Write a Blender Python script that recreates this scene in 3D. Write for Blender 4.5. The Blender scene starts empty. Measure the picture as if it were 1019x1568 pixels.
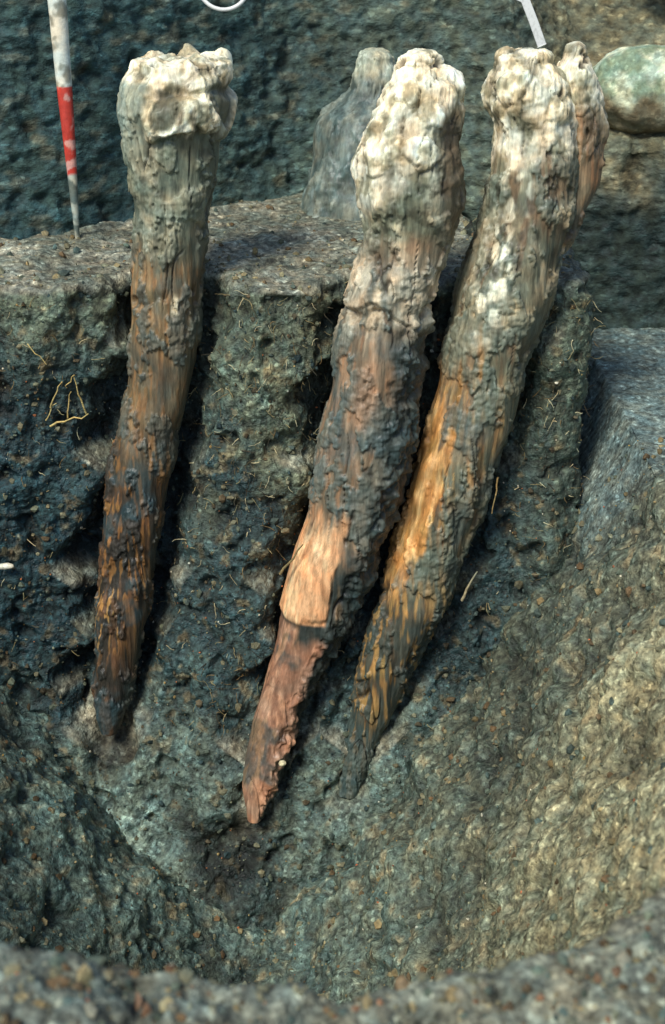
import bpy, math, random
import numpy as np
from mathutils import Vector
random.seed(4); RNG=np.random.default_rng(11)
scene=bpy.context.scene

# ------------------------------------------------------------------ helpers
def lin(r,g,b):
    o=[]
    for v in (r,g,b):
        v/=255.0
        o.append(v/12.92 if v<=.04045 else ((v+.055)/1.055)**2.4)
    return np.array(o)
def sst(a,b,x):
    t=np.clip((x-a)/(b-a),0,1); return t*t*(3-2*t)
_perm=RNG.permutation(256); _perm=np.concatenate([_perm,_perm,_perm])
_g=RNG.normal(size=(256,3)); _g/=np.linalg.norm(_g,axis=1)[:,None]
def _h(i,j,k): return _perm[_perm[_perm[i&255]+(j&255)]+(k&255)]
def perlin(P):
    P=np.asarray(P,dtype=np.float64)
    I=np.floor(P).astype(np.int64); F=P-I
    U=F*F*F*(F*(F*6-15)+10)
    r=0
    for a in (0,1):
        wa=U[:,0] if a else 1-U[:,0]
        for b in (0,1):
            wb=U[:,1] if b else 1-U[:,1]
            for c in (0,1):
                wc=U[:,2] if c else 1-U[:,2]
                g=_g[_h(I[:,0]+a,I[:,1]+b,I[:,2]+c)]
                d=(F[:,0]-a)*g[:,0]+(F[:,1]-b)*g[:,1]+(F[:,2]-c)*g[:,2]
                r=r+wa*wb*wc*d
    return r*1.5
def fbm(P,s,o=3,gain=.5,off=0.0):
    t=0;a=1.0;n=0
    for k in range(o):
        t=t+a*perlin(P*s*(2.03**k)+off+17.3*k); n+=a; a*=gain
    return t/n
def ridged(P,s,o=3,off=0.0):
    t=0;a=1.0;n=0
    for k in range(o):
        t=t+a*(1-2*np.abs(perlin(P*s*(2.03**k)+off+17.3*k))); n+=a; a*=.5
    return t/n
_j=RNG.random((256,3))
def worley(P,s,off=0.0):
    Q=P*s+off; I=np.floor(Q).astype(np.int64); F=Q-I
    best=np.full(len(Q),9.0); idb=np.zeros(len(Q))
    for a in (-1,0,1):
        for b in (-1,0,1):
            for c in (-1,0,1):
                h=_h(I[:,0]+a,I[:,1]+b,I[:,2]+c)
                j=_j[h]
                d=(a+j[:,0]-F[:,0])**2+(b+j[:,1]-F[:,1])**2+(c+j[:,2]-F[:,2])**2
                m=d<best; best=np.where(m,d,best); idb=np.where(m,h/255.0,idb)
    return np.sqrt(best),idb

def make_mesh(name,V,F,col,mat,smooth=True,parent=None):
    V=np.asarray(V,dtype=np.float32); F=np.asarray(F,dtype=np.int32)
    me=bpy.data.meshes.new(name)
    me.vertices.add(len(V)); me.vertices.foreach_set('co',V.ravel())
    n=F.shape[1]
    me.loops.add(F.size); me.loops.foreach_set('vertex_index',F.ravel())
    me.polygons.add(len(F))
    me.polygons.foreach_set('loop_start',np.arange(0,F.size,n,dtype=np.int32))
    me.polygons.foreach_set('loop_total',np.full(len(F),n,dtype=np.int32))
    me.polygons.foreach_set('use_smooth',np.full(len(F),smooth))
    me.update(calc_edges=True); me.validate()
    if col is not None:
        at=me.color_attributes.new('Col','FLOAT_COLOR','POINT')
        c4=np.ones((len(V),4),dtype=np.float32); c4[:,:3]=np.clip(col,0,1)
        at.data.foreach_set('color',c4.ravel())
    me.materials.append(mat)
    ob=bpy.data.objects.new(name,me); scene.collection.objects.link(ob)
    if parent: ob.parent=parent
    return ob
def grid_faces(nr,nc,wrap=False):
    r=np.arange(nr-1)[:,None]; c=np.arange(nc if wrap else nc-1)[None,:]
    c2=(c+1)%nc
    return np.stack([r*nc+c,r*nc+c2,(r+1)*nc+c2,(r+1)*nc+c],-1).reshape(-1,4)
def grid_normals(B,wrap=False):
    if wrap:
        du=np.roll(B,-1,1)-np.roll(B,1,1)
    else:
        du=np.gradient(B,axis=1)
    dv=np.gradient(B,axis=0)
    N=np.cross(du,dv); N/=np.maximum(np.linalg.norm(N,axis=2),1e-9)[...,None]
    return N
def mix(a,b,t):
    t=np.asarray(t)[...,None]; return a*(1-t)+b*t
def full(c,P): return np.broadcast_to(c,P.shape)

# ------------------------------------------------------------------ materials
def mat_earth(name,s1=180,s2=75,bump=.9,grain=.55,rough=.85,spec=.3,stretch=(1,1,1),bdist=.009,lo=.42,hi=1.75,gs=150):
    m=bpy.data.materials.new(name); m.use_nodes=True
    nt=m.node_tree; N=nt.nodes; L=nt.links
    b=N['Principled BSDF']; b.inputs['Roughness'].default_value=rough
    b.inputs['Specular IOR Level'].default_value=spec
    tc=N.new('ShaderNodeTexCoord'); mp=N.new('ShaderNodeMapping')
    L.new(tc.outputs['Object'],mp.inputs['Vector'])
    mp.inputs['Scale'].default_value=stretch
    at=N.new('ShaderNodeAttribute'); at.attribute_name='Col'
    n1=N.new('ShaderNodeTexNoise'); n1.inputs['Scale'].default_value=s1; n1.inputs['Detail'].default_value=3; n1.inputs['Roughness'].default_value=.6
    n2=N.new('ShaderNodeTexNoise'); n2.inputs['Scale'].default_value=s2; n2.inputs['Detail'].default_value=4; n2.inputs['Roughness'].default_value=.7
    vo=N.new('ShaderNodeTexVoronoi'); vo.inputs['Scale'].default_value=gs
    for n in (n1,n2,vo): L.new(mp.outputs[0],n.inputs['Vector'])
    r1=N.new('ShaderNodeMapRange'); r1.inputs[1].default_value=.36; r1.inputs[2].default_value=.66; r1.inputs[3].default_value=lo; r1.inputs[4].default_value=hi
    L.new(n2.outputs[0],r1.inputs[0])
    mul=N.new('ShaderNodeMix'); mul.data_type='RGBA'; mul.blend_type='MULTIPLY'; mul.inputs[0].default_value=1
    L.new(at.outputs['Color'],mul.inputs[6]); L.new(r1.outputs[0],mul.inputs[7])
    sep=N.new('ShaderNodeSeparateColor'); L.new(vo.outputs['Color'],sep.inputs[0])
    pw=N.new('ShaderNodeMath'); pw.operation='POWER'; pw.inputs[1].default_value=8; L.new(sep.outputs[0],pw.inputs[0])
    r2=N.new('ShaderNodeMapRange'); r2.inputs[1].default_value=0; r2.inputs[2].default_value=1; r2.inputs[3].default_value=1-.15*grain; r2.inputs[4].default_value=1+2.6*grain
    L.new(pw.outputs[0],r2.inputs[0])
    mg=N.new('ShaderNodeMix'); mg.data_type='RGBA'; mg.blend_type='MULTIPLY'; mg.inputs[0].default_value=1
    L.new(mul.outputs[2],mg.inputs[6]); L.new(r2.outputs[0],mg.inputs[7])
    n3=N.new('ShaderNodeTexNoise'); n3.inputs['Scale'].default_value=28; n3.inputs['Detail'].default_value=5; L.new(tc.outputs['Object'],n3.inputs['Vector'])
    cr=N.new('ShaderNodeValToRGB'); cr.color_ramp.elements[0].position=.38; cr.color_ramp.elements[0].color=(.90,1.0,1.02,1)
    cr.color_ramp.elements[1].position=.64; cr.color_ramp.elements[1].color=(1.12,1.0,.86,1)
    L.new(n3.outputs[0],cr.inputs[0])
    mh=N.new('ShaderNodeMix'); mh.data_type='RGBA'; mh.blend_type='MULTIPLY'; mh.inputs[0].default_value=1
    L.new(mg.outputs[2],mh.inputs[6]); L.new(cr.outputs[0],mh.inputs[7])
    L.new(mh.outputs[2],b.inputs['Base Color'])
    # patchy wetness
    rw=N.new('ShaderNodeMapRange'); rw.inputs[1].default_value=.4; rw.inputs[2].default_value=.6; rw.inputs[3].default_value=rough-.25; rw.inputs[4].default_value=min(1,rough+.12)
    L.new(n3.outputs[0],rw.inputs[0]); L.new(rw.outputs[0],b.inputs['Roughness'])
    add=N.new('ShaderNodeMath'); add.operation='ADD'
    hm=N.new('ShaderNodeMath'); hm.operation='MULTIPLY'; hm.inputs[1].default_value=.4
    L.new(n1.outputs[0],hm.inputs[0]); L.new(hm.outputs[0],add.inputs[0]); L.new(n2.outputs[0],add.inputs[1])
    hv=N.new('ShaderNodeMath'); hv.operation='MULTIPLY_ADD'; hv.inputs[1].default_value=-.3*grain
    L.new(vo.outputs['Distance'],hv.inputs[0]); L.new(add.outputs[0],hv.inputs[2])
    bp=N.new('ShaderNodeBump'); bp.inputs['Strength'].default_value=bump; bp.inputs['Distance'].default_value=bdist
    L.new(hv.outputs[0],bp.inputs['Height']); L.new(bp.outputs[0],b.inputs['Normal'])
    return m
M_soil=mat_earth('moist_soil',rough=.66,spec=.5,grain=.45,lo=.34,hi=1.62)
M_wall=mat_earth('scraped_soil',s1=150,s2=60,bump=.8,grain=.35,stretch=(.6,.6,1.1),gs=130,lo=.45,hi=1.5)
M_wood=mat_earth('waterlogged_wood',s1=300,s2=110,bump=.5,grain=.12,stretch=(1,1,.14),rough=.58,spec=.45,bdist=.004,lo=.68,hi=1.32,gs=240)
M_chalk=mat_earth('stone_surface',s1=200,s2=60,bump=.4,grain=.2,lo=.7,hi=1.25)
M_crumb=mat_earth('crumb_surface',s1=400,s2=150,bump=.4,grain=.2,lo=.7,hi=1.3)
def mat_plain(name,col,rough=.5):
    m=bpy.data.materials.new(name); m.use_nodes=True; nt=m.node_tree; N=nt.nodes; L=nt.links
    b=N['Principled BSDF']; b.inputs['Roughness'].default_value=rough
    n=N.new('ShaderNodeTexNoise'); n.inputs['Scale'].default_value=120; n.inputs['Detail'].default_value=6
    tc=N.new('ShaderNodeTexCoord'); L.new(tc.outputs['Object'],n.inputs['Vector'])
    cr=N.new('ShaderNodeValToRGB'); cr.color_ramp.elements[0].position=.3; cr.color_ramp.elements[1].position=.5
    cr.color_ramp.elements[0].color=(*[c*.7 for c in col],1); cr.color_ramp.elements[1].color=(*col,1)
    L.new(n.outputs[0],cr.inputs[0]); L.new(cr.outputs[0],b.inputs['Base Color'])
    return m

# ------------------------------------------------------------------ stake tables, back-projected from image pixels at assumed depths (x, y, z, radius) metres
def T(xzr,ys):
    a=np.array(xzr,float)/1000
    y=np.interp(np.arange(len(a)),np.linspace(0,len(a)-1,len(ys)),ys)
    return np.stack([a[:,0],y,a[:,1],a[:,2]],1)
S1=np.array([(-.257,2.54,.368,.080),(-.265,2.54,.345,.092),(-.276,2.53,.299,.095),(-.28,2.53,.254,.085),(-.282,2.52,.189,.072),(-.287,2.51,.11,.063),(-.29,2.5,.03,.063),(-.303,2.49,-.039,.060),(-.312,2.48,-.148,.059),(-.339,2.465,-.272,.054),(-.364,2.45,-.374,.054),(-.390,2.43,-.526,.052),(-.407,2.40,-.644,.046),(-.428,2.37,-.779,.037),(-.434,2.355,-.826,.027),(-.437,2.34,-.866,.012)])
S2=T([(143,380,28),(151,350,60),(141,293,82),(129,231,91),(130,165,89),(132,111,73),(118,54,70),(94,-13,70),(87,-60,75),(72,-178,77),(59,-300,84),(38,-400,79),(9,-489,75),(-27,-602,68),(-50,-667,55),(-83,-741,46),(-107,-816,43),(-126,-877,38),(-144,-939,29),(-151,-1000,13)],
     [2.44,2.43,2.42,2.41,2.40,2.39,2.38,2.36,2.33,2.29,2.24])
S3=T([(320,378,44),(325,352,70),(334,307,74),(344,265,67),(349,199,69),(342,133,75),(318,64,80),(305,-4,83),(289,-73,82),(266,-143,75),(250,-240,76),(228,-313,76),(199,-414,72),(170,-518,67),(150,-596,62),(112,-699,52),(92,-781,42),(67,-858,33),(45,-920,26),(28,-983,15)],
     [2.48,2.475,2.465,2.45,2.43,2.41,2.39,2.37,2.35,2.30])
S3b=T([(408,390,21),(412,365,34),(426,314,38),(435,261,35),(429,208,34),(419,152,34),(398,108,36),(368,62,34)],[2.49,2.48,2.47,2.46])
S4=np.array([(.091,3.10,.304,.033),(.093,3.10,.275,.045),(.087,3.10,.222,.062),(.064,3.09,.183,.095),(.067,3.08,.116,.105),(.062,3.06,.023,.120),(.057,3.05,-.05,.13)])

def smooth_interp(z,tab):
    zs=tab[::-1,2]; o=[]
    for k in (0,1,3):
        v=np.interp(z,zs,tab[::-1,k])
        ker=np.hanning(15); ker/=ker.sum()
        v=np.convolve(np.pad(v,7,mode='edge'),ker,mode='valid'); o.append(v)
    return o

def build_stake(name,tab,colf,dispf,parent=None,NA=240,dz=.0024,dome=.02,mat=None,seed=0.0):
    z=np.arange(tab[-1,2],tab[0,2],dz)
    x,y,r=smooth_interp(z,tab)
    nd=22; ph=np.linspace(0,math.pi/2,nd+1)[1:]
    x=np.concatenate([x,np.full(nd,x[-1])]); y=np.concatenate([y,np.full(nd,y[-1])])
    zz=np.concatenate([z,z[-1]+dome*np.sin(ph)]); rr=np.concatenate([r,r[-1]*np.maximum(np.cos(ph),.01)])
    th=np.linspace(0,2*math.pi,NA,endpoint=False)
    Cx,Sy=np.cos(th),np.sin(th)
    B=np.empty((len(zz),NA,3))
    B[...,0]=x[:,None]+rr[:,None]*Cx; B[...,1]=y[:,None]+rr[:,None]*Sy; B[...,2]=zz[:,None]
    N=grid_normals(B,True)
    ctr=np.stack([x,y,zz],1)[:,None,:]
    sgn=np.sign(np.sum(N*(B-ctr),2)); sgn[sgn==0]=1
    N=N*np.median(sgn)
    P=B.reshape(-1,3); U=np.broadcast_to(Cx,(len(zz),NA)).ravel(); W=np.broadcast_to(-Sy,(len(zz),NA)).ravel()
    d=dispf(P,U,W,P[:,2]); 
    fade=np.clip(rr/.03,0.15,1); d=d*np.repeat(fade,NA)
    Q=P+N.reshape(-1,3)*d[:,None]
    col=colf(P,U,W,P[:,2],d)
    return make_mesh(name,Q,grid_faces(len(zz),NA,True),col,mat or M_wood,True,parent)

SZ=np.array([1,1,.10])    # grain stretch
def cracks(P,off):
    Pw=P+.004*np.stack([perlin(P*18+off),perlin(P*18+off+7),0*P[:,0]],1)
    return sst(.92,1.0,ridged(Pw*SZ,30,1,off=off+9))*sst(.0,.2,fbm(P*np.array([1,1,.5]),11,2,off=off+44))
def chalklumps(P,off):
    Pw=P+.012*np.stack([fbm(P,30,2,off=off),fbm(P,30,2,off=off+7),fbm(P,30,2,off=off+13)],1)
    w,i1=worley(Pw*np.array([1,1,.6]),24,off)
    w2,i2=worley(Pw*np.array([1,1,.7]),62,off+4)
    return w,w2,i1,i2
def pits(P,off): return sst(.20,.38,fbm(P*np.array([1,1,.45]),38,4,.6,off=off+71))
def crustn(P,off): return fbm(P*np.array([1,1,.55]),15,5,.62,off=off+20)
def wooddisp(off,topz,lumps=.012,crust=.004):
    def f(P,U,W,z):
        d=.011*fbm(P,9,2,off=off)
        d+=.0045*fbm(P*SZ,55,3,off=off+3)
        d-=.006*cracks(P,off)
        d+=.0012*ridged(P*SZ,150,2,off=off+9)
        m=sst(topz-.05,topz+.03,z+.04*fbm(P,12,2,off=off+5))
        w,w2,i1,_=chalklumps(P,off)
        d+=m*(lumps*(.45-w)*.9+lumps*.6*(i1-.5)+lumps*.25*(.5-w2)+.010*fbm(P,26,4,.6,off=off+8)-.008*pits(P,off))
        c=sst(-.01,.05,crustn(P,off))
        d+=(1-m)*crust*(c+1.1*fbm(P,75,3,.6,off=off+60)*c)
        return d
    return f
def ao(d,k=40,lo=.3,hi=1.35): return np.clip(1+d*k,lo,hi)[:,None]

cream=lin(253,246,224)
def basewood(P,off):
    n=fbm(P*SZ,45,3,off=off); n2=fbm(P*np.array([1,1,.7]),16,4,off=off+2); n3=fbm(P*SZ,110,2,off=off+6)
    return n,n2,n3,cracks(P,off)
def crustmask(P,off): return sst(-.01,.04,crustn(P,off))
def chalk(P,off,c,t):
    w,w2,i1,i2=chalklumps(P,off)
    n=fbm(P,26,4,.6,off=off+30)
    q=mix(full(lin(218,206,172),P),cream,sst(-.15,.12,n)*(.5+.5*i1))
    q=mix(q,lin(134,128,104),sst(-.02,-.22,n)*.7)
    q=mix(q,lin(120,112,88),sst(.58,.85,w)*.7)
    q=mix(q,lin(72,66,52),pits(P,off)*.8)
    return mix(c,q,t)

def col1(P,U,W,z,d):
    o=1.3; n,n2,n3,cr=basewood(P,o); k=crustmask(P,o)
    c=mix(full(lin(118,106,84),P),lin(146,124,92),sst(-.15,.25,n))
    c=mix(c,lin(158,118,76),sst(.05,.2,n3+.3*n)*.6)
    c=mix(c,lin(88,92,84),k*.85)
    c=mix(c,lin(80,92,88),sst(.0,.25,n2)*.5)
    up=sst(.0,.10,z+.08*n2)
    c=mix(c,mix(full(lin(108,114,98),P),lin(146,146,126),sst(-.1,.3,n2+.4*n)),up)
    c=mix(c,lin(74,80,70),up*sst(.02,.3,fbm(P,38,4,.6,off=3))*.7)
    c=mix(c,lin(200,196,172),sst(.04,.02,np.abs(z+.035)+.01*np.abs(n2)*8)*sst(.12,.05,np.abs(U-.35))*.8)
    lo=sst(-.20,-.40,z+.12*n2)
    c=mix(c,mix(full(lin(46,44,42),P),lin(92,68,50),sst(-.02,.2,n)),lo*.9)
    c=mix(c,lin(166,118,66),sst(.15,.25,n3)*lo*.6*sst(-.75,-.6,z))
    c=mix(c,lin(184,146,90),sst(.10,.2,n3)*sst(.10,.02,np.abs(z+.62))*sst(.3,-.2,U)*.6)
    c=mix(c,lin(54,82,90),sst(.08,.22,n2)*lo*.5)
    bl=sst(-.50,-.35,U)*sst(.252,.264,z+.02*n2+.012*perlin(P*40))
    c=mix(c,lin(150,160,146),sst(.2,.27,z)*sst(-.35,-.7,U)*.9)
    gap=sst(.06,.18,perlin(P*np.array([28,28,12])+4))
    c=mix(c,lin(92,92,76),bl*.8)
    c=chalk(P,o,c,bl*(1-gap*.9))
    c=chalk(P,o,c,sst(.335,.350,z+.01*n2)*.97)
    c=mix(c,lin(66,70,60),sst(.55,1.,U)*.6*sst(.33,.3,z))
    c=mix(c,lin(34,32,28),cr*sst(.3,.25,z)*.7)
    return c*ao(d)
def disp1(P,U,W,z):
    d=wooddisp(1.3,.33,.012,.005)(P,U,W,z)
    gap=sst(.06,.18,perlin(P*np.array([28,28,12])+4))
    zz=z+.02*perlin(P*14)+.012*perlin(P*40)
    d+=.012*sst(.252,.262,zz)*sst(.325,.310,zz)*(1-gap)*sst(-.50,-.30,U)
    d-=.007*sst(.014,.0,np.abs(z-.328+.02*perlin(P*18)))*sst(-.5,-.2,U)
    d-=.010*sst(.03,.0,np.abs(z+.03))*sst(0,.1,fbm(P,20,2))
    d+=.03*np.maximum(0,fbm(P*np.array([1,1,.3]),24,2,off=3))*sst(.345,.365,z)
    return d
def col2(P,U,W,z,d):
    o=5.1; n,n2,n3,cr=basewood(P,o); k=crustmask(P,o)
    c=mix(full(lin(122,110,92),P),lin(160,136,112),sst(-.15,.25,n))
    c=mix(c,lin(164,122,88),sst(.08,.22,n3+.4*n)*sst(.1,-.1,z)*.5)
    c=mix(c,lin(90,100,94),k*.85*sst(.35,-.1,z))
    c=mix(c,lin(80,98,100),sst(.02,.22,n2)*.5*sst(0,-.1,z))
    c=mix(c,lin(190,178,154),sst(.10,.04,z)*sst(-.09,-.03,z)*.8*sst(-.25,.15,n))
    c=mix(c,lin(172,136,108),sst(.07,.02,np.abs(z+.16)+.1*n2)*sst(.4,.1,np.abs(U+.2))*.6)
    lo=sst(-.42,-.55,z+.05*n2)
    c=mix(c,mix(full(lin(60,74,74),P),lin(122,102,76),sst(.02,.2,n)),lo*.85)
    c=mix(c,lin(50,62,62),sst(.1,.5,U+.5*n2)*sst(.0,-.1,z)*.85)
    ex=sst(.10,.0,U+.22*n2+.15*n+1.4*np.clip(z+.55,0,.2))*sst(-.385,-.43,z+.07*n)*sst(-.607,-.600,z)
    c=mix(c,mix(full(lin(222,168,124),P),lin(242,198,152),sst(-.1,.2,n)),ex)
    c=mix(c,lin(150,104,70),ex*sst(.16,.25,n3)*.35)
    ex2=sst(.50,.15,U+.35*n2+.2*n-.5*sst(-.70,-.85,z))*sst(-.635,-.665,z+.03*n2)
    ex2=np.maximum(ex2,sst(-.4,-.6,U)*sst(-.6,-.62,z))
    c=mix(c,lin(44,50,48),sst(-.6,-.608,z)*(1-ex2)*.7)
    c=mix(c,mix(full(lin(156,116,94),P),lin(196,152,124),sst(-.1,.25,n+.5*n3)),ex2*(.95-.75*sst(.03,.22,n2)))
    up=sst(.06,.13,z+.05*n2)
    g=mix(full(lin(116,118,98),P),lin(190,186,160),sst(-.1,.2,n2+.3*n))
    g=mix(g,lin(78,78,64),sst(.03,.25,fbm(P,36,4,.6,off=8))*.85)
    c=mix(c,g,up)
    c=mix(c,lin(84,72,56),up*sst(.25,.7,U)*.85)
    t=sst(.15,.25,z+.08*n2-.09*(U+.2))*sst(.75,.3,U-sst(.24,.31,z)*.6)
    c=chalk(P,o,c,t)
    c=mix(c,lin(34,32,28),cr*sst(.14,.08,z)*.75*(1-ex*.7))
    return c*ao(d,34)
def disp2(P,U,W,z):
    d=wooddisp(5.1,.20,.015,.005)(P,U,W,z)
    n=fbm(P*SZ,45,3,off=5.1); n2=fbm(P*np.array([1,1,.7]),16,4,off=7.1)
    ex=sst(.10,.0,U+.22*n2+.15*n+1.4*np.clip(z+.55,0,.2))
    sm=np.clip(.8*ex*sst(-.38,-.42,z)+.6*sst(-.62,-.68,z)*sst(.45,.2,U),0,.8)
    d=np.where(z<.1,d*(1-sm),d)
    d+=.006*sst(-.42,-.50,z)*sst(-.610,-.596,z+.020*n+.014*n2)*ex
    d+=.009*sst(-.02,-.012,z+.03*perlin(P*20))*sst(.07,.03,z)*sst(.3,-.1,U)
    d-=.008*sst(.010,.0,np.abs(z+.028+.03*perlin(P*25)))
    d+=.010*sst(.1,-.1,z)*sst(.1,.5,U)*fbm(P,35,3,off=2)*2
    return d
def col3(P,U,W,z,d):
    o=9.7; n,n2,n3,cr=basewood(P,o); k=crustmask(P,o)
    c=mix(full(lin(120,118,98),P),lin(160,152,126),sst(-.15,.25,n2+.5*n))
    c=mix(c,lin(112,88,66),sst(.04,.22,n)*.7)
    c=mix(c,lin(100,108,96),k*.75)
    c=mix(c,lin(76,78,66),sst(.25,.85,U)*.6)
    c=mix(c,lin(66,62,50),sst(.05,.25,fbm(P*np.array([1,1,.5]),32,4,.6,off=18))*sst(.0,.06,z)*.8)
    Pw=P+.008*np.stack([fbm(P,40,2,off=1),fbm(P,40,2,off=5),fbm(P,40,2,off=9)],1)
    w,_=worley(Pw*np.array([1,1,.5]),36,3.0)
    fl=sst(.50,.36,w+.5*np.abs(n2))*sst(-.13,.0,z)*sst(.32,.02,np.abs(U+.42)-.12)
    c=mix(c,lin(232,226,200),fl*.9)
    st=sst(.0,.12,n3+.5*n+.12*sst(-.2,-.6,U))*sst(-.10,-.22,z)*sst(-.95,-.85,z)*(1-k*.7)
    c=mix(c,mix(full(lin(180,130,74),P),lin(230,186,122),sst(0,.3,n3)),st*(.35+.6*sst(.1,-.3,U))*sst(.95,.55,U))
    gl=sst(-.32,-.50,U+.5*n+.6*n2)*sst(-.10,-.24,z+.15*n)*sst(-.60,-.50,z+.08*n)
    c=mix(c,mix(full(lin(190,138,78),P),lin(236,190,130),sst(-.1,.25,n)),gl*.9)
    c=mix(c,lin(82,94,92),sst(.0,.2,n2)*sst(-.1,-.2,z)*.6*(1-gl))
    lo=sst(-.5,-.62,z+.06*n2)
    c=mix(c,mix(full(lin(56,66,64),P),lin(146,116,70),sst(.05,.22,n3)),lo*.8)
    c=mix(c,lin(70,88,88),sst(-.80,-.9,z)*.85)
    c=mix(c,lin(180,168,140),sst(.24,.1,z)*sst(-.02,.06,z)*sst(.05,.2,n2)*.7)
    t=sst(.21,.28,z+.08*n2-.04*U)
    c=chalk(P,o,c,t)
    c=mix(c,lin(34,32,28),cr*sst(.22,.15,z)*.7)
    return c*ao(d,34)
def disp3(P,U,W,z):
    d=wooddisp(9.7,.24,.014,.0055)(P,U,W,z)
    d+=.007*sst(-.1,-.2,z)*fbm(P*SZ,40,2,off=2)
    d+=-.005*sst(-.3,-.5,U)*sst(-.12,-.2,z)*sst(-.55,-.5,z)
    return d
def col3b(P,U,W,z,d):
    o=13.7; n,n2,n3,cr=basewood(P,o)
    c=mix(full(lin(112,98,78),P),lin(168,144,114),sst(-.1,.25,n))
    c=mix(c,lin(160,116,82),sst(.12,.3,n3)*.4); c=mix(c,lin(66,64,56),sst(.05,.3,n2)*.8)
    c=chalk(P,o,c,sst(.27,.33,z+.06*n2)*.95)
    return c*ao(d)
def col4(P,U,W,z,d):
    n,n2,n3,cr=basewood(P,21.)
    c=mix(full(lin(92,106,102),P),lin(126,136,128),sst(-.2,.25,n+.5*n2))
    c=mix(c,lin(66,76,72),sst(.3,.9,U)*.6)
    c=mix(c,lin(66,74,68),sst(.04,.25,fbm(P,34,4,.6,off=8))*.6)
    c=mix(c,lin(190,190,166),sst(.25,.29,z+.04*n2)*.8)
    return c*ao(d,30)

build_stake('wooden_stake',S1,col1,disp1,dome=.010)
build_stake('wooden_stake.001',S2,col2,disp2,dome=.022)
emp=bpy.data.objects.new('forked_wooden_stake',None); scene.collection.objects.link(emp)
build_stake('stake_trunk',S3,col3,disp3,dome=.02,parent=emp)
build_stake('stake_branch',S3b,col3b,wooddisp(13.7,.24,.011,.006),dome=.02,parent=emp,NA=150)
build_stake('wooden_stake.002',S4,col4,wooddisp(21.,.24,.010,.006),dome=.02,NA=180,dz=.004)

# ------------------------------------------------------------------ earth section (baulk) with ledge
def chan(X,z):
    """how far the section is hollowed around each stake"""
    tot=np.zeros_like(X)
    wob=.014*np.sin(z*23+1.)+.009*np.sin(z*57)
    for tab,dep,ex,lowf in ((S1,.080,.024,.95),(S2,.062,.016,.5),(S3,.055,.014,.45)):
        zs=tab[::-1,2]
        xs=np.interp(z,zs,tab[::-1,0]); r=np.interp(z,zs,tab[::-1,3])
        r=np.maximum(r,.02)
        q=np.abs(X-xs+wob*.6)/(r+ex+wob)
        f=sst(1.55,.75,q)*sst(tab[-1,2]-.06,tab[-1,2]+.06,z)*(lowf+(1-lowf)*sst(-.9,-.3,z))
        tot=np.maximum(tot,dep*f)
    return tot
def faceY(z): return np.interp(z,[-1.4,-1.1,-.8,-.4,0],[2.10,2.23,2.35,2.425,2.465])
xs=np.concatenate([np.linspace(-2.2,-.8,50)[:-1],np.arange(-.8,.42,.0030)])
ang=np.linspace(0,math.pi/2,14)[1:]
px=list(xs)+list(.42+.045*np.sin(ang))+[.468]*70
oy=[0]*len(xs)+list(.045*(1-np.cos(ang)))+list(np.linspace(.05,.95,70))
px=np.array(px); oy=np.array(oy); nc=len(px)
qx=np.interp(np.arange(nc),[0,np.searchsorted(px,.28),np.searchsorted(px,.36),nc-1],[-2.2,.26,.30,.44])
qy=np.interp(np.arange(nc),[0,np.searchsorted(px,.24),np.searchsorted(px,.34),nc-1],[3.35,3.35,2.72,3.30])
flank=sst(.40,.46,px)*1.0
z_v=np.linspace(-1.4,-.018,430)
R=.018; a=np.linspace(0,math.pi/2,7)
prof_z=list(z_v)+list(-R+R*np.sin(a[1:])); prof_d=[0]*430+list(R*(1-np.cos(a[1:])))
rows=[]
for zv,dv in zip(prof_z,prof_d):
    z=np.full(nc,zv)
    ch=chan(px,z)*(1-flank)
    Y=faceY(z)+oy+ch+dv*(1-flank)
    pil=.035*sst(.13,.03,np.abs(px-(-.085+.12*z)))
    left=.04*sst(-.37+.28*zv,-.52+.28*zv,px)
    rt=.02*sst(.34,.40,px)*(1-flank)
    Y=Y-(pil+left+rt)*(1-flank)
    X=px-dv*flank
    rows.append(np.stack([X,Y,z],1))
edge=rows[-1]
tt=np.linspace(0,1,190)[1:]**1.25
for t in tt:
    X=edge[:,0]*(1-t)+qx*t; Y=edge[:,1]*(1-t)+np.maximum(qy,edge[:,1]+.02)*t
    rows.append(np.stack([X,Y,np.zeros(nc)],1))
lst=rows[-1].copy()
for k in range(1,9):
    r=lst.copy(); r[:,2]=-.05*k; r[:,1]+=.004*k; rows.append(r)
B=np.stack(rows,0); N=grid_normals(B)
if N[200,200,1]>0: N=-N
P=B.reshape(-1,3); Nf=N.reshape(-1,3)
isTop=sst(.3,.8,Nf[:,2])
def rough_soil(P,o,amp=1.0,V=1.0):
    Pw=P+.014*np.stack([fbm(P,22,3,off=o),fbm(P,22,3,off=o+5),fbm(P,22,3,off=o+9)],1)
    w,i1=worley(Pw,25,o); w2,i2=worley(Pw,66,o+2)
    cl=sst(-.1,.25,fbm(P,9,2,off=o+31)); cl2=sst(-.1,.22,fbm(P,14,2,off=o+51))
    d=.018*fbm(P*np.array([1,1,V]),20,4,.55,off=o+5)+cl*.011*(.45-w)+(.12+.8*cl2)*.008*(.5-w2)+.005*fbm(P,95,3,.6,off=o+8)
    d-=.015*sst(.12,.4,fbm(P,19,2,off=o+12))
    return d*amp,i1,(i2-.5)*(.3+.7*cl2)+.5
dl=.032*fbm(P,6,3,off=2.)
ds,i1,i2=rough_soil(P,1.0,1.0,.45)
d=(dl*.6+ds*.45)*isTop+(dl+ds)*(1-isTop)
d-=.05*sst(.09,.02,np.sqrt(((P[:,0]+.20)/1.2)**2+(P[:,2]+1.06)**2)+.03*fbm(P,14,3))     # hole under the stake tip
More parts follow.
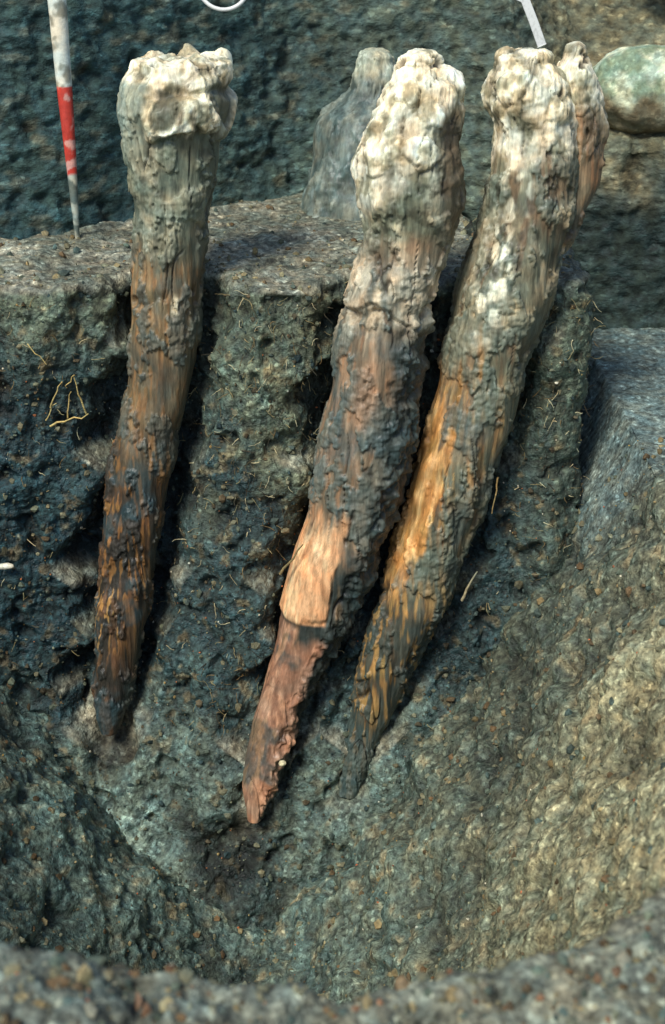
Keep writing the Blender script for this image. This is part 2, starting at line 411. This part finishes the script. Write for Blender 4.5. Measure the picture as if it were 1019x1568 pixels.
d-=.035*sst(.07,.02,np.sqrt((P[:,0]+.43)**2+((P[:,2]+.90)/1.1)**2))
d=np.where((isTop<.5)&(Nf[:,1]>.3),0,d)
Q=P+Nf*d[:,None]
X,Y,Z=P.T
n=fbm(P,8,3,off=40); nn=fbm(P,30,3,off=43)
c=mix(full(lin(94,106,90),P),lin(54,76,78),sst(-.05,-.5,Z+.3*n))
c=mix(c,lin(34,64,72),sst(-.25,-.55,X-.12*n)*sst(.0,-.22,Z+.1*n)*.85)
c=mix(c,lin(122,130,108),sst(.16,.05,np.abs(X+.09-.14*Z))*sst(-.6,-.2,Z)*sst(-.15,.2,n+.5*nn)*.85)
c=mix(c,lin(74,84,72),sst(.3,.4,X)*.6)
c=mix(c,lin(104,124,116),sst(-.72,-.95,Z+.2*n)*.8)
c=mix(c,lin(142,168,160),sst(-.86,-.96,Z+.03*n)*sst(-1.15,-1.0,Z)*sst(.16,.06,np.abs(X+.42))*sst(-.15,.15,nn+n)*.85)
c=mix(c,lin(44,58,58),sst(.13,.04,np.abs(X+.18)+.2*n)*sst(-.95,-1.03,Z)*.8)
c=mix(c,lin(140,122,84),sst(.18,.34,nn)*.45)
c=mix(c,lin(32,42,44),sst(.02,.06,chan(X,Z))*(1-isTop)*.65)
top=mix(full(lin(122,126,112),P),lin(154,154,138),sst(-.2,.25,n))
top=mix(top,lin(88,90,76),sst(0,.3,nn)*.7)
c=mix(c,top,isTop)
c=c*np.clip(1+(i2-.5)*.6,.6,1.5)[:,None]*np.clip(1+d*28,.28,1.5)[:,None]  # random clod tone, times cavity shade painted into the colour by displacement
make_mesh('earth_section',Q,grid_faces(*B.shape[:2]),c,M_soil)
secQ=Q.reshape(B.shape); secN=N

# ------------------------------------------------------------------ rear wall of the trench
fx=[-3.0,-.65,-.50,-.415,-.086,.28,.6,.9,1.6]; fy=[2.3,2.76,2.84,2.92,3.165,3.235,3.13,3.09,3.0]
xs=np.concatenate([np.linspace(-3,-.9,50)[:-1],np.arange(-.9,1.0,.005),np.linspace(1,1.6,20)[1:]])
yy=np.interp(xs,fx,fy); ker=np.hanning(31); ker/=ker.sum(); yy=np.convolve(np.pad(yy,15,mode='edge'),ker,mode='valid')
wr=sst(.30,.60,xs)
v=np.linspace(0,1,260); rows=[]
lp=np.array([(-.04,-.42),(0,-.02),(.02,.0),(.20,.66),(.26,.70),(.9,.72)])
rp=np.array([(-.02,-.42),(.00,-.02),(.03,.10),(.05,.125),(.30,.22),(.9,.66)])
par=np.array([0,.22,.25,.85,.90,1.0]); parr=np.array([0,.25,.42,.45,.62,1.0])
for t in v:
    l0=np.interp(t,par,lp[:,0]); l1=np.interp(t,par,lp[:,1]); r0=np.interp(t,parr,rp[:,0]); r1=np.interp(t,parr,rp[:,1])
    rows.append(np.stack([xs,yy+l0*(1-wr)+r0*wr,l1*(1-wr)+r1*wr],1))
B=np.stack(rows,0); N=grid_normals(B)
if N[100,200,1]>0: N=-N
P=B.reshape(-1,3); Nf=N.reshape(-1,3)
A=np.array([.55,.55,1.1])
ds,i1,i2=rough_soil(P,7.3,.8)
d=.02*fbm(P,6,3,off=62)+.010*fbm(P*A,34,3,off=65)+ds*.8
d-=.03*sst(.05,.0,np.abs(P[:,0]-.66)+.6*np.abs(P[:,2]-.06))
Q=P+Nf*d[:,None]; X,Y,Z=P.T
n=fbm(P,5,3,off=70); nn=fbm(P*A,30,3,off=73)
c=mix(full(lin(56,80,80),P),lin(86,98,88),sst(-.3,.2,X+.25*n)*.85)
c=mix(c,lin(34,66,74),sst(.12,-.1,Z)*sst(-.2,-.5,X)*.7)
c=mix(c,lin(138,130,104),sst(.1,.35,nn)*.3)
rb=mix(full(lin(108,108,88),P),lin(134,128,102),sst(-.1,.2,n))
rb=mix(rb,lin(46,60,58),sst(.12,-.04,Z+.1*n))
c=mix(c,rb,sst(.36,.52,X+.12*n))
c=c*np.clip(1+d*20,.4,1.4)[:,None]*np.clip(1+(i2-.5)*.4,.6,1.4)[:,None]  # hollows painted darker as occlusion in the wall colour; clod tone random
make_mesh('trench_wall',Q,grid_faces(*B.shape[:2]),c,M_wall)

# ------------------------------------------------------------------ ground sheet incl. pit, to the horizon
def dense(lo,hi,st,far,kfar=26):
    a=np.arange(lo,hi,st); g=np.geomspace(.03,far,kfar)
    return np.concatenate([(lo-g)[::-1],a,hi+g])
gx=dense(-.85,.95,.0038,400); gy=dense(.62,2.5,.0038,400)
gy=np.unique(np.concatenate([gy,np.arange(2.5,3.4,.008)]))
XX,YY=np.meshgrid(gx,gy)
def ground_h(X,Y):
    cx,cy=-.12,2.15
    dx=X-cx; dy=np.minimum(Y-cy,0)
    ex=np.where(dx>0,dx/.68,dx/-.95); ey=-dy/1.22
    pp=3.0
    r=(ex**pp+ey**pp)**(1/pp)+1e-6
    fr=(ey/r)**2
    p=np.where(dx>0,1.25+1.0*fr,1.4+.9*fr)
    zrim=-.20-.10*sst(1.3,2.0,Y)*sst(0,.3,X)+.26*sst(-.7,-1.2,X)+.055*sst(.04,-.25,X)+.015*sst(.06,.3,X)
    f=np.where(r<1,r**p,1.0)
    h=-1.22+(zrim+1.22)*f
    back=sst(3.25,3.65,Y); h=h*(1-back)+.60*back
    rt=sst(1.05,1.45,X); h=h*(1-rt)+np.maximum(h,.35)*rt
    return h
H=ground_h(XX,YY)
B=np.stack([XX,YY,H],2); N=grid_normals(B)
N=np.where(N[...,2:3]<0,-N,N)
P=B.reshape(-1,3); Nf=N.reshape(-1,3)
near=(np.abs(P[:,0])<1.4)&(P[:,1]>.3)&(P[:,1]<3.6)
d=np.zeros(len(P)); c=full(lin(96,98,80),P).copy()
Pn=P[near]; X,Y,Z=Pn.T
flat=sst(2.2,2.4,Y)*sst(.4,.5,X)
ds,i1,i2=rough_soil(Pn,19.3)
lipw=sst(1.25,1.0,Y)
dd=.046*fbm(Pn,4.5,3,off=90)*(1-.5*lipw)+.022*fbm(Pn,11,2,off=95)*(1-.3*lipw)+ds*(1-.1*lipw)
dd*=(1-.75*flat)
d[near]=dd
n=fbm(Pn,6,3,off=110); nn=fbm(Pn,28,3,off=113)
cc=mix(full(lin(96,114,106),Pn),lin(118,120,98),sst(-.05,.35,X+.25*n-.15*(Y-2)))
cc=mix(cc,lin(164,158,124),sst(.20,.50,X+.15*n-.35*(Y-1.7))*.75)
cc=mix(cc,lin(70,82,74),sst(1.75,2.15,Y+.3*n)*sst(.1,.25,X)*.8)
cc=mix(cc,lin(92,116,110),sst(-.15,-.40,X+.12*n)*.6)
cc=mix(cc,lin(46,64,66),sst(1.7,1.95,Y+.2*n)*sst(.1,-.05,X)*sst(-.5,-.25,X)*sst(-.1,.15,nn+.5*n)*.6)
cc=mix(cc,lin(150,160,140),sst(.05,.3,nn+.3*n)*.4)
cc=mix(cc,lin(160,138,98),sst(.2,.38,nn-.2*n)*.4)
cc=mix(cc,lin(112,118,108),lipw*.8)
cc=mix(cc,lin(120,138,136),flat*.9)
cc=cc*np.clip(1+dd*20,.35,1.5)[:,None]*np.clip(1+(i2-.5)*.6,.6,1.5)[:,None]  # clod tone varies; low spots get shade painted into the ground colour
c[near]=cc
Q=P+Nf*d[:,None]
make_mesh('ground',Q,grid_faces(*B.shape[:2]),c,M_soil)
gQ=Q.reshape(B.shape)

# ------------------------------------------------------------------ scattered crumbs of soil and grit
def ico():
    t=(1+5**.5)/2
    v=np.array([(-1,t,0),(1,t,0),(-1,-t,0),(1,-t,0),(0,-1,t),(0,1,t),(0,-1,-t),(0,1,-t),(t,0,-1),(t,0,1),(-t,0,-1),(-t,0,1)],float)
    v/=np.linalg.norm(v[0])
    f=[(0,11,5),(0,5,1),(0,1,7),(0,7,10),(0,10,11),(1,5,9),(5,11,4),(11,10,2),(10,7,6),(7,1,8),(3,9,4),(3,4,2),(3,2,6),(3,6,8),(3,8,9),(4,9,5),(2,4,11),(6,2,10),(8,6,7),(9,8,1)]
    return v,np.array(f)
IV,IF=ico()
pts=[];sz=[];cs=[]
def scatter(posarr,count,smin,smax,pal):
    idx=RNG.integers(0,len(posarr),count)
    p=posarr[idx]+RNG.normal(0,.0012,(count,3))
    s=smin*(smax/smin)**(RNG.random(count)**3.2)
    pts.append(p); sz.append(s)
    k=RNG.integers(0,len(pal),count); cs.append(np.array(pal)[k]*(.5+.7*RNG.random((count,1))))
sq=secQ.reshape(-1,3); sn=secN.reshape(-1,3)
palD=[lin(74,88,84),lin(104,112,96),lin(54,72,74),lin(124,122,100),lin(92,82,64)]
palG=[lin(126,126,104),lin(100,112,98),lin(144,140,114),lin(86,102,96),lin(150,138,104),lin(114,96,72)]
vis=(sq[:,0]>-.75)&(sq[:,0]<.5)&(sq[:,1]<3.2)
scatter(sq[vis&(sn[:,2]<.5)&(sq[:,2]>-1.15)],9000,.0012,.0075,palD)
scatter(sq[vis&(sn[:,2]>.8)],2200,.0013,.009,palG)
scatter(sq[vis&(sn[:,2]<.5)],800,.0011,.0032,[lin(224,220,200),lin(190,120,80),lin(190,164,110)])
gv=gQ.reshape(-1,3); m=(gv[:,1]>.75)&(gv[:,1]<2.45)&(gv[:,0]>-.8)&(gv[:,0]<.9)
scatter(gv[m],14000,.0012,.0085,palG)
scatter(gv[m],800,.0011,.0032,[lin(224,220,200),lin(190,110,76),lin(196,160,90)])
m2=(gv[:,1]>.6)&(gv[:,1]<1.2)&(np.abs(gv[:,0])<.4); scatter(gv[m2],5500,.0012,.0085,palG+[lin(150,148,130),lin(136,104,80)])
pts=np.concatenate(pts); sz=np.concatenate(sz); cs=np.concatenate(cs); nP=len(pts)
jit=1+RNG.normal(0,.22,(nP,12,1)); asp=RNG.uniform(.6,1.3,(nP,1,3))
VV=pts[:,None,:]+IV[None]*jit*asp*sz[:,None,None]
FF=(IF[None]+12*np.arange(nP)[:,None,None]).reshape(-1,3)
make_mesh('soil_crumbs',VV.reshape(-1,3),FF,np.repeat(cs,12,0),M_crumb,False)

# ------------------------------------------------------------------ thin strands: roots, straw
def strand_mesh(name,paths,mat):
    V=[];F=[];Cc=[];o=0
    for pth,rad,colr in paths:
        pth=np.array(pth); n=len(pth)
        tg=np.gradient(pth,axis=0); tg/=np.linalg.norm(tg,axis=1)[:,None]+1e-9
        up=np.array([.3,.8,.5]); s1=np.cross(tg,up); s1/=np.linalg.norm(s1,axis=1)[:,None]+1e-9; s2=np.cross(tg,s1)
        for k in range(n):
            rr=rad*(1-.55*k/(n-1))
            for q in range(5):
                a=2*math.pi*q/5; V.append(pth[k]+rr*(math.cos(a)*s1[k]+math.sin(a)*s2[k])); Cc.append(colr)
        for k in range(n-1):
            for q in range(5):
                F.append((o+k*5+q,o+k*5+(q+1)%5,o+(k+1)*5+(q+1)%5,o+(k+1)*5+q))
        o+=n*5
    return make_mesh(name,np.array(V),np.array(F),np.array(Cc),mat)
def wander(p0,d0,L,n=9,curl=.5):
    p=np.array(p0,float); d=np.array(d0,float); d/=np.linalg.norm(d); out=[p.copy()]
    for k in range(n):
        d=d+RNG.normal(0,curl,3)*np.array([1,.5,1])*.5; d/=np.linalg.norm(d); p=p+d*L/n; out.append(p.copy())
    return out
paths=[]
mask=vis&(sn[:,2]<.5)&(sq[:,2]>-.85)
cand=sq[mask]; candn=sn[mask]
wgt=(.3+np.exp(-((cand[:,0]+.09-.14*cand[:,2])/.13)**2)+.9*np.exp(-((cand[:,0]-.42)/.06)**2))*(.4+np.exp(cand[:,2]*2))
wgt/=wgt.sum()
for i in RNG.choice(len(cand),1500,p=wgt):
    L=RNG.uniform(.006,.030); dirn=np.array([RNG.normal(0,.6),-.2,RNG.normal(-.3,.9)])
    colr=random.choice([lin(160,148,108),lin(130,112,78),lin(84,80,66),lin(206,196,158),lin(60,52,42)])
    paths.append((wander(cand[i]+candn[i]*.004,dirn,L,8,.45),RNG.uniform(.0004,.0010),colr))
strand_mesh('root_fibres',paths,M_crumb)
straw=lin(214,190,124)
def stick(a,b,r,c=straw,n=6,j=.0015):
    a=np.array(a);b=np.array(b); return ([a+(b-a)*t+RNG.normal(0,j,3) for t in np.linspace(0,1,n)],r,c)
yS=2.365
strand_mesh('straw_stalks',[stick((-.504,yS,-.232),(-.432,yS-.005,-.210),.0022),stick((-.437,yS,-.212),(-.453,yS-.01,-.139),.0019),
  stick((-.500,yS,-.200),(-.478,yS-.006,-.150),.0016),stick((-.472,yS,-.218),(-.462,yS-.008,-.165),.0015),stick((-.512,yS,-.225),(-.49,yS,-.19),.0013),
  stick((-.455,yS,-.139),(-.475,yS,-.165),.0012),stick((-.53,yS,-.08),(-.50,yS,-.12),.0012)],M_crumb)
strand_mesh('twig',[stick((-.098,2.33,-.512),(-.055,2.31,-.444),.0028,lin(150,132,92)),stick((.238,2.31,-.557),(.262,2.30,-.492),.003,lin(176,170,140)),
  stick((.30,2.36,-.33),(.292,2.35,-.40),.0018,lin(160,140,96))],M_crumb)

# ------------------------------------------------------------------ boulder and small stones
def blob(name,ctr,rad,colf,off,amp=.08,mat=None,nu=120,nv=80,sq_=1.0):
    th=np.linspace(0,2*math.pi,nu,endpoint=False); ph=np.linspace(-math.pi/2+.01,math.pi/2-.01,nv)
    T_,Ph=np.meshgrid(th,ph)
    D=np.stack([np.cos(Ph)*np.cos(T_),np.cos(Ph)*np.sin(T_),np.sin(Ph)],2).reshape(-1,3)
    D2=np.sign(D)*np.abs(D)**sq_
    r=1+amp*fbm(D,1.3,3,off=off)*2+amp*.3*fbm(D,6,5,.6,off=off+2)
    V=np.array(ctr)+D2*np.array(rad)*r[:,None]
    return make_mesh(name,V,grid_faces(nv,nu,True),colf(V,D),mat or M_chalk)
def colb(V,D):
    n=fbm(V,14,4,off=3); n2=fbm(V,45,3,off=6)
    c=mix(full(lin(134,154,130),V),lin(212,222,196),sst(-.2,.15,n+.5*n2))
    c=mix(c,lin(96,110,92),sst(.1,.3,n2)*.6)
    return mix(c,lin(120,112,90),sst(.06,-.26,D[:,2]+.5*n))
blob('boulder',(.69,3.25,.215),(.125,.11,.096),colb,7.,.09,sq_=.92)
blob('rock',(.775,3.55,.44),(.06,.05,.045),lambda V,D:mix(full(lin(190,180,144),V),lin(226,214,178),sst(-.1,.2,fbm(V,40,3))),9.,.2,nu=50,nv=30)
blob('pebble',(-.093,2.195,-.838),(.007,.006,.006),lambda V,D:full(lin(226,216,180),V),2.,.1,nu=20,nv=12)
blob('pebble.001',(-.610,2.36,-.512),(.016,.008,.006),lambda V,D:full(lin(226,226,210),V),4.,.1,nu=20,nv=12)

# ------------------------------------------------------------------ ranging pole
def colp(P,U,W,z,d):
    n=fbm(P,30,3,off=1.); n2=fbm(P,12,2,off=4.)
    white=mix(full(lin(236,236,222),P),lin(160,160,146),sst(.1,.3,n))
    red=mix(full(lin(206,70,58),P),lin(232,168,156),sst(.10,.22,n+.4*n2))
    mud=mix(full(lin(190,196,184),P),lin(104,116,112),sst(-.1,.15,n))
    c=mix(white,red,(z<.287)*1.0*(z>.10))
    return mix(c,mud,sst(.125,.118,z+.006*n))
pole=np.array([(-.519,2.83,.71,.0185),(-.518,2.83,.45,.0178),(-.515,2.82,.293,.0150),(-.512,2.81,.21,.0125),(-.510,2.805,.123,.0095),(-.509,2.80,.06,.0070),(-.508,2.80,-.02,.004)])
build_stake('ranging_pole',pole,colp,lambda P,U,W,z:.0008*fbm(P,40,2),NA=40,dz=.003,dome=.004,mat=mat_earth('painted_pole',s1=200,s2=80,bump=.15,grain=0,rough=.6,lo=.8,hi=1.1))

# ------------------------------------------------------------------ plastic ring + bent white tag
Mpl=mat_plain('white_plastic',(.84,.86,.82),.4)
bpy.ops.mesh.primitive_torus_add(major_radius=.052,minor_radius=.0042,major_segments=64,minor_segments=12,location=(-.222,3.08,.452),rotation=(math.radians(72),.1,0))
o=bpy.context.object; o.name='plastic_ring'; o.data.materials.append(Mpl); bpy.ops.object.shade_smooth()
def slab(name,p,w,t,mat):
    V=[];F=[]
    p=[np.array(q,float) for q in p]
    for k,q in enumerate(p):
        a=p[max(k-1,0)]; b=p[min(k+1,len(p)-1)]; tg=(b-a)/np.linalg.norm(b-a)
        s=np.array([tg[2],0,-tg[0]]); s/=np.linalg.norm(s)
        for sx,sy in ((-1,-1),(1,-1),(1,1),(-1,1)): V.append(q+s*w*.5*sx+np.array([0,t*.5*sy,0]))
    for k in range(len(p)-1):
        for q in range(4): F.append((k*4+q,k*4+(q+1)%4,k*4+4+(q+1)%4,k*4+4+q))
    F+= [(0,1,2,3),((len(p)-1)*4+3,(len(p)-1)*4+2,(len(p)-1)*4+1,(len(p)-1)*4)]
    me=bpy.data.meshes.new(name); me.from_pydata([tuple(v) for v in V],[],F); me.update(); me.materials.append(mat)
    ob=bpy.data.objects.new(name,me); scene.collection.objects.link(ob)
    b=ob.modifiers.new('b','BEVEL'); b.width=.001; b.segments=2
    return ob
slab('plastic_tag',[(.335,3.20,.420),(.390,3.20,.419),(.409,3.20,.410),(.430,3.20,.365),(.451,3.20,.316)],.019,.004,Mpl)

# ------------------------------------------------------------------ light and sky
w=bpy.data.worlds.new('World'); scene.world=w; w.use_nodes=True
nt=w.node_tree; bg=nt.nodes['Background']; sky=nt.nodes.new('ShaderNodeTexSky'); sky.sky_type='NISHITA'; sky.sun_disc=False
sky.sun_elevation=math.radians(50); sky.sun_rotation=math.radians(212)
nt.links.new(sky.outputs[0],bg.inputs[0]); bg.inputs[1].default_value=.125
sd=bpy.data.lights.new('sun','SUN'); sd.energy=3.4; sd.angle=math.radians(18); sd.color=(1,.96,.87)
so=bpy.data.objects.new('sun',sd); scene.collection.objects.link(so)
el=math.radians(50); az=math.radians(212)
dirv=Vector((math.sin(az)*math.cos(el),math.cos(az)*math.cos(el),math.sin(el)))
so.rotation_euler=dirv.to_track_quat('Z','Y').to_euler(); so.location=(-3,-3,6)

cd=bpy.data.cameras.new('camera'); cam=bpy.data.objects.new('camera',cd); scene.collection.objects.link(cam)
cam.location=(0,0,.7); cam.rotation_euler=(math.radians(65),0,0)
cd.sensor_fit='VERTICAL'; cd.sensor_height=36; cd.sensor_width=24; cd.lens=50; cd.clip_start=.05; cd.clip_end=2000
cd.dof.use_dof=True; cd.dof.focus_distance=2.62; cd.dof.aperture_fstop=5.6
scene.camera=cam
scene.view_settings.view_transform='Standard'; scene.view_settings.look='None'; scene.view_settings.exposure=0; scene.view_settings.gamma=1
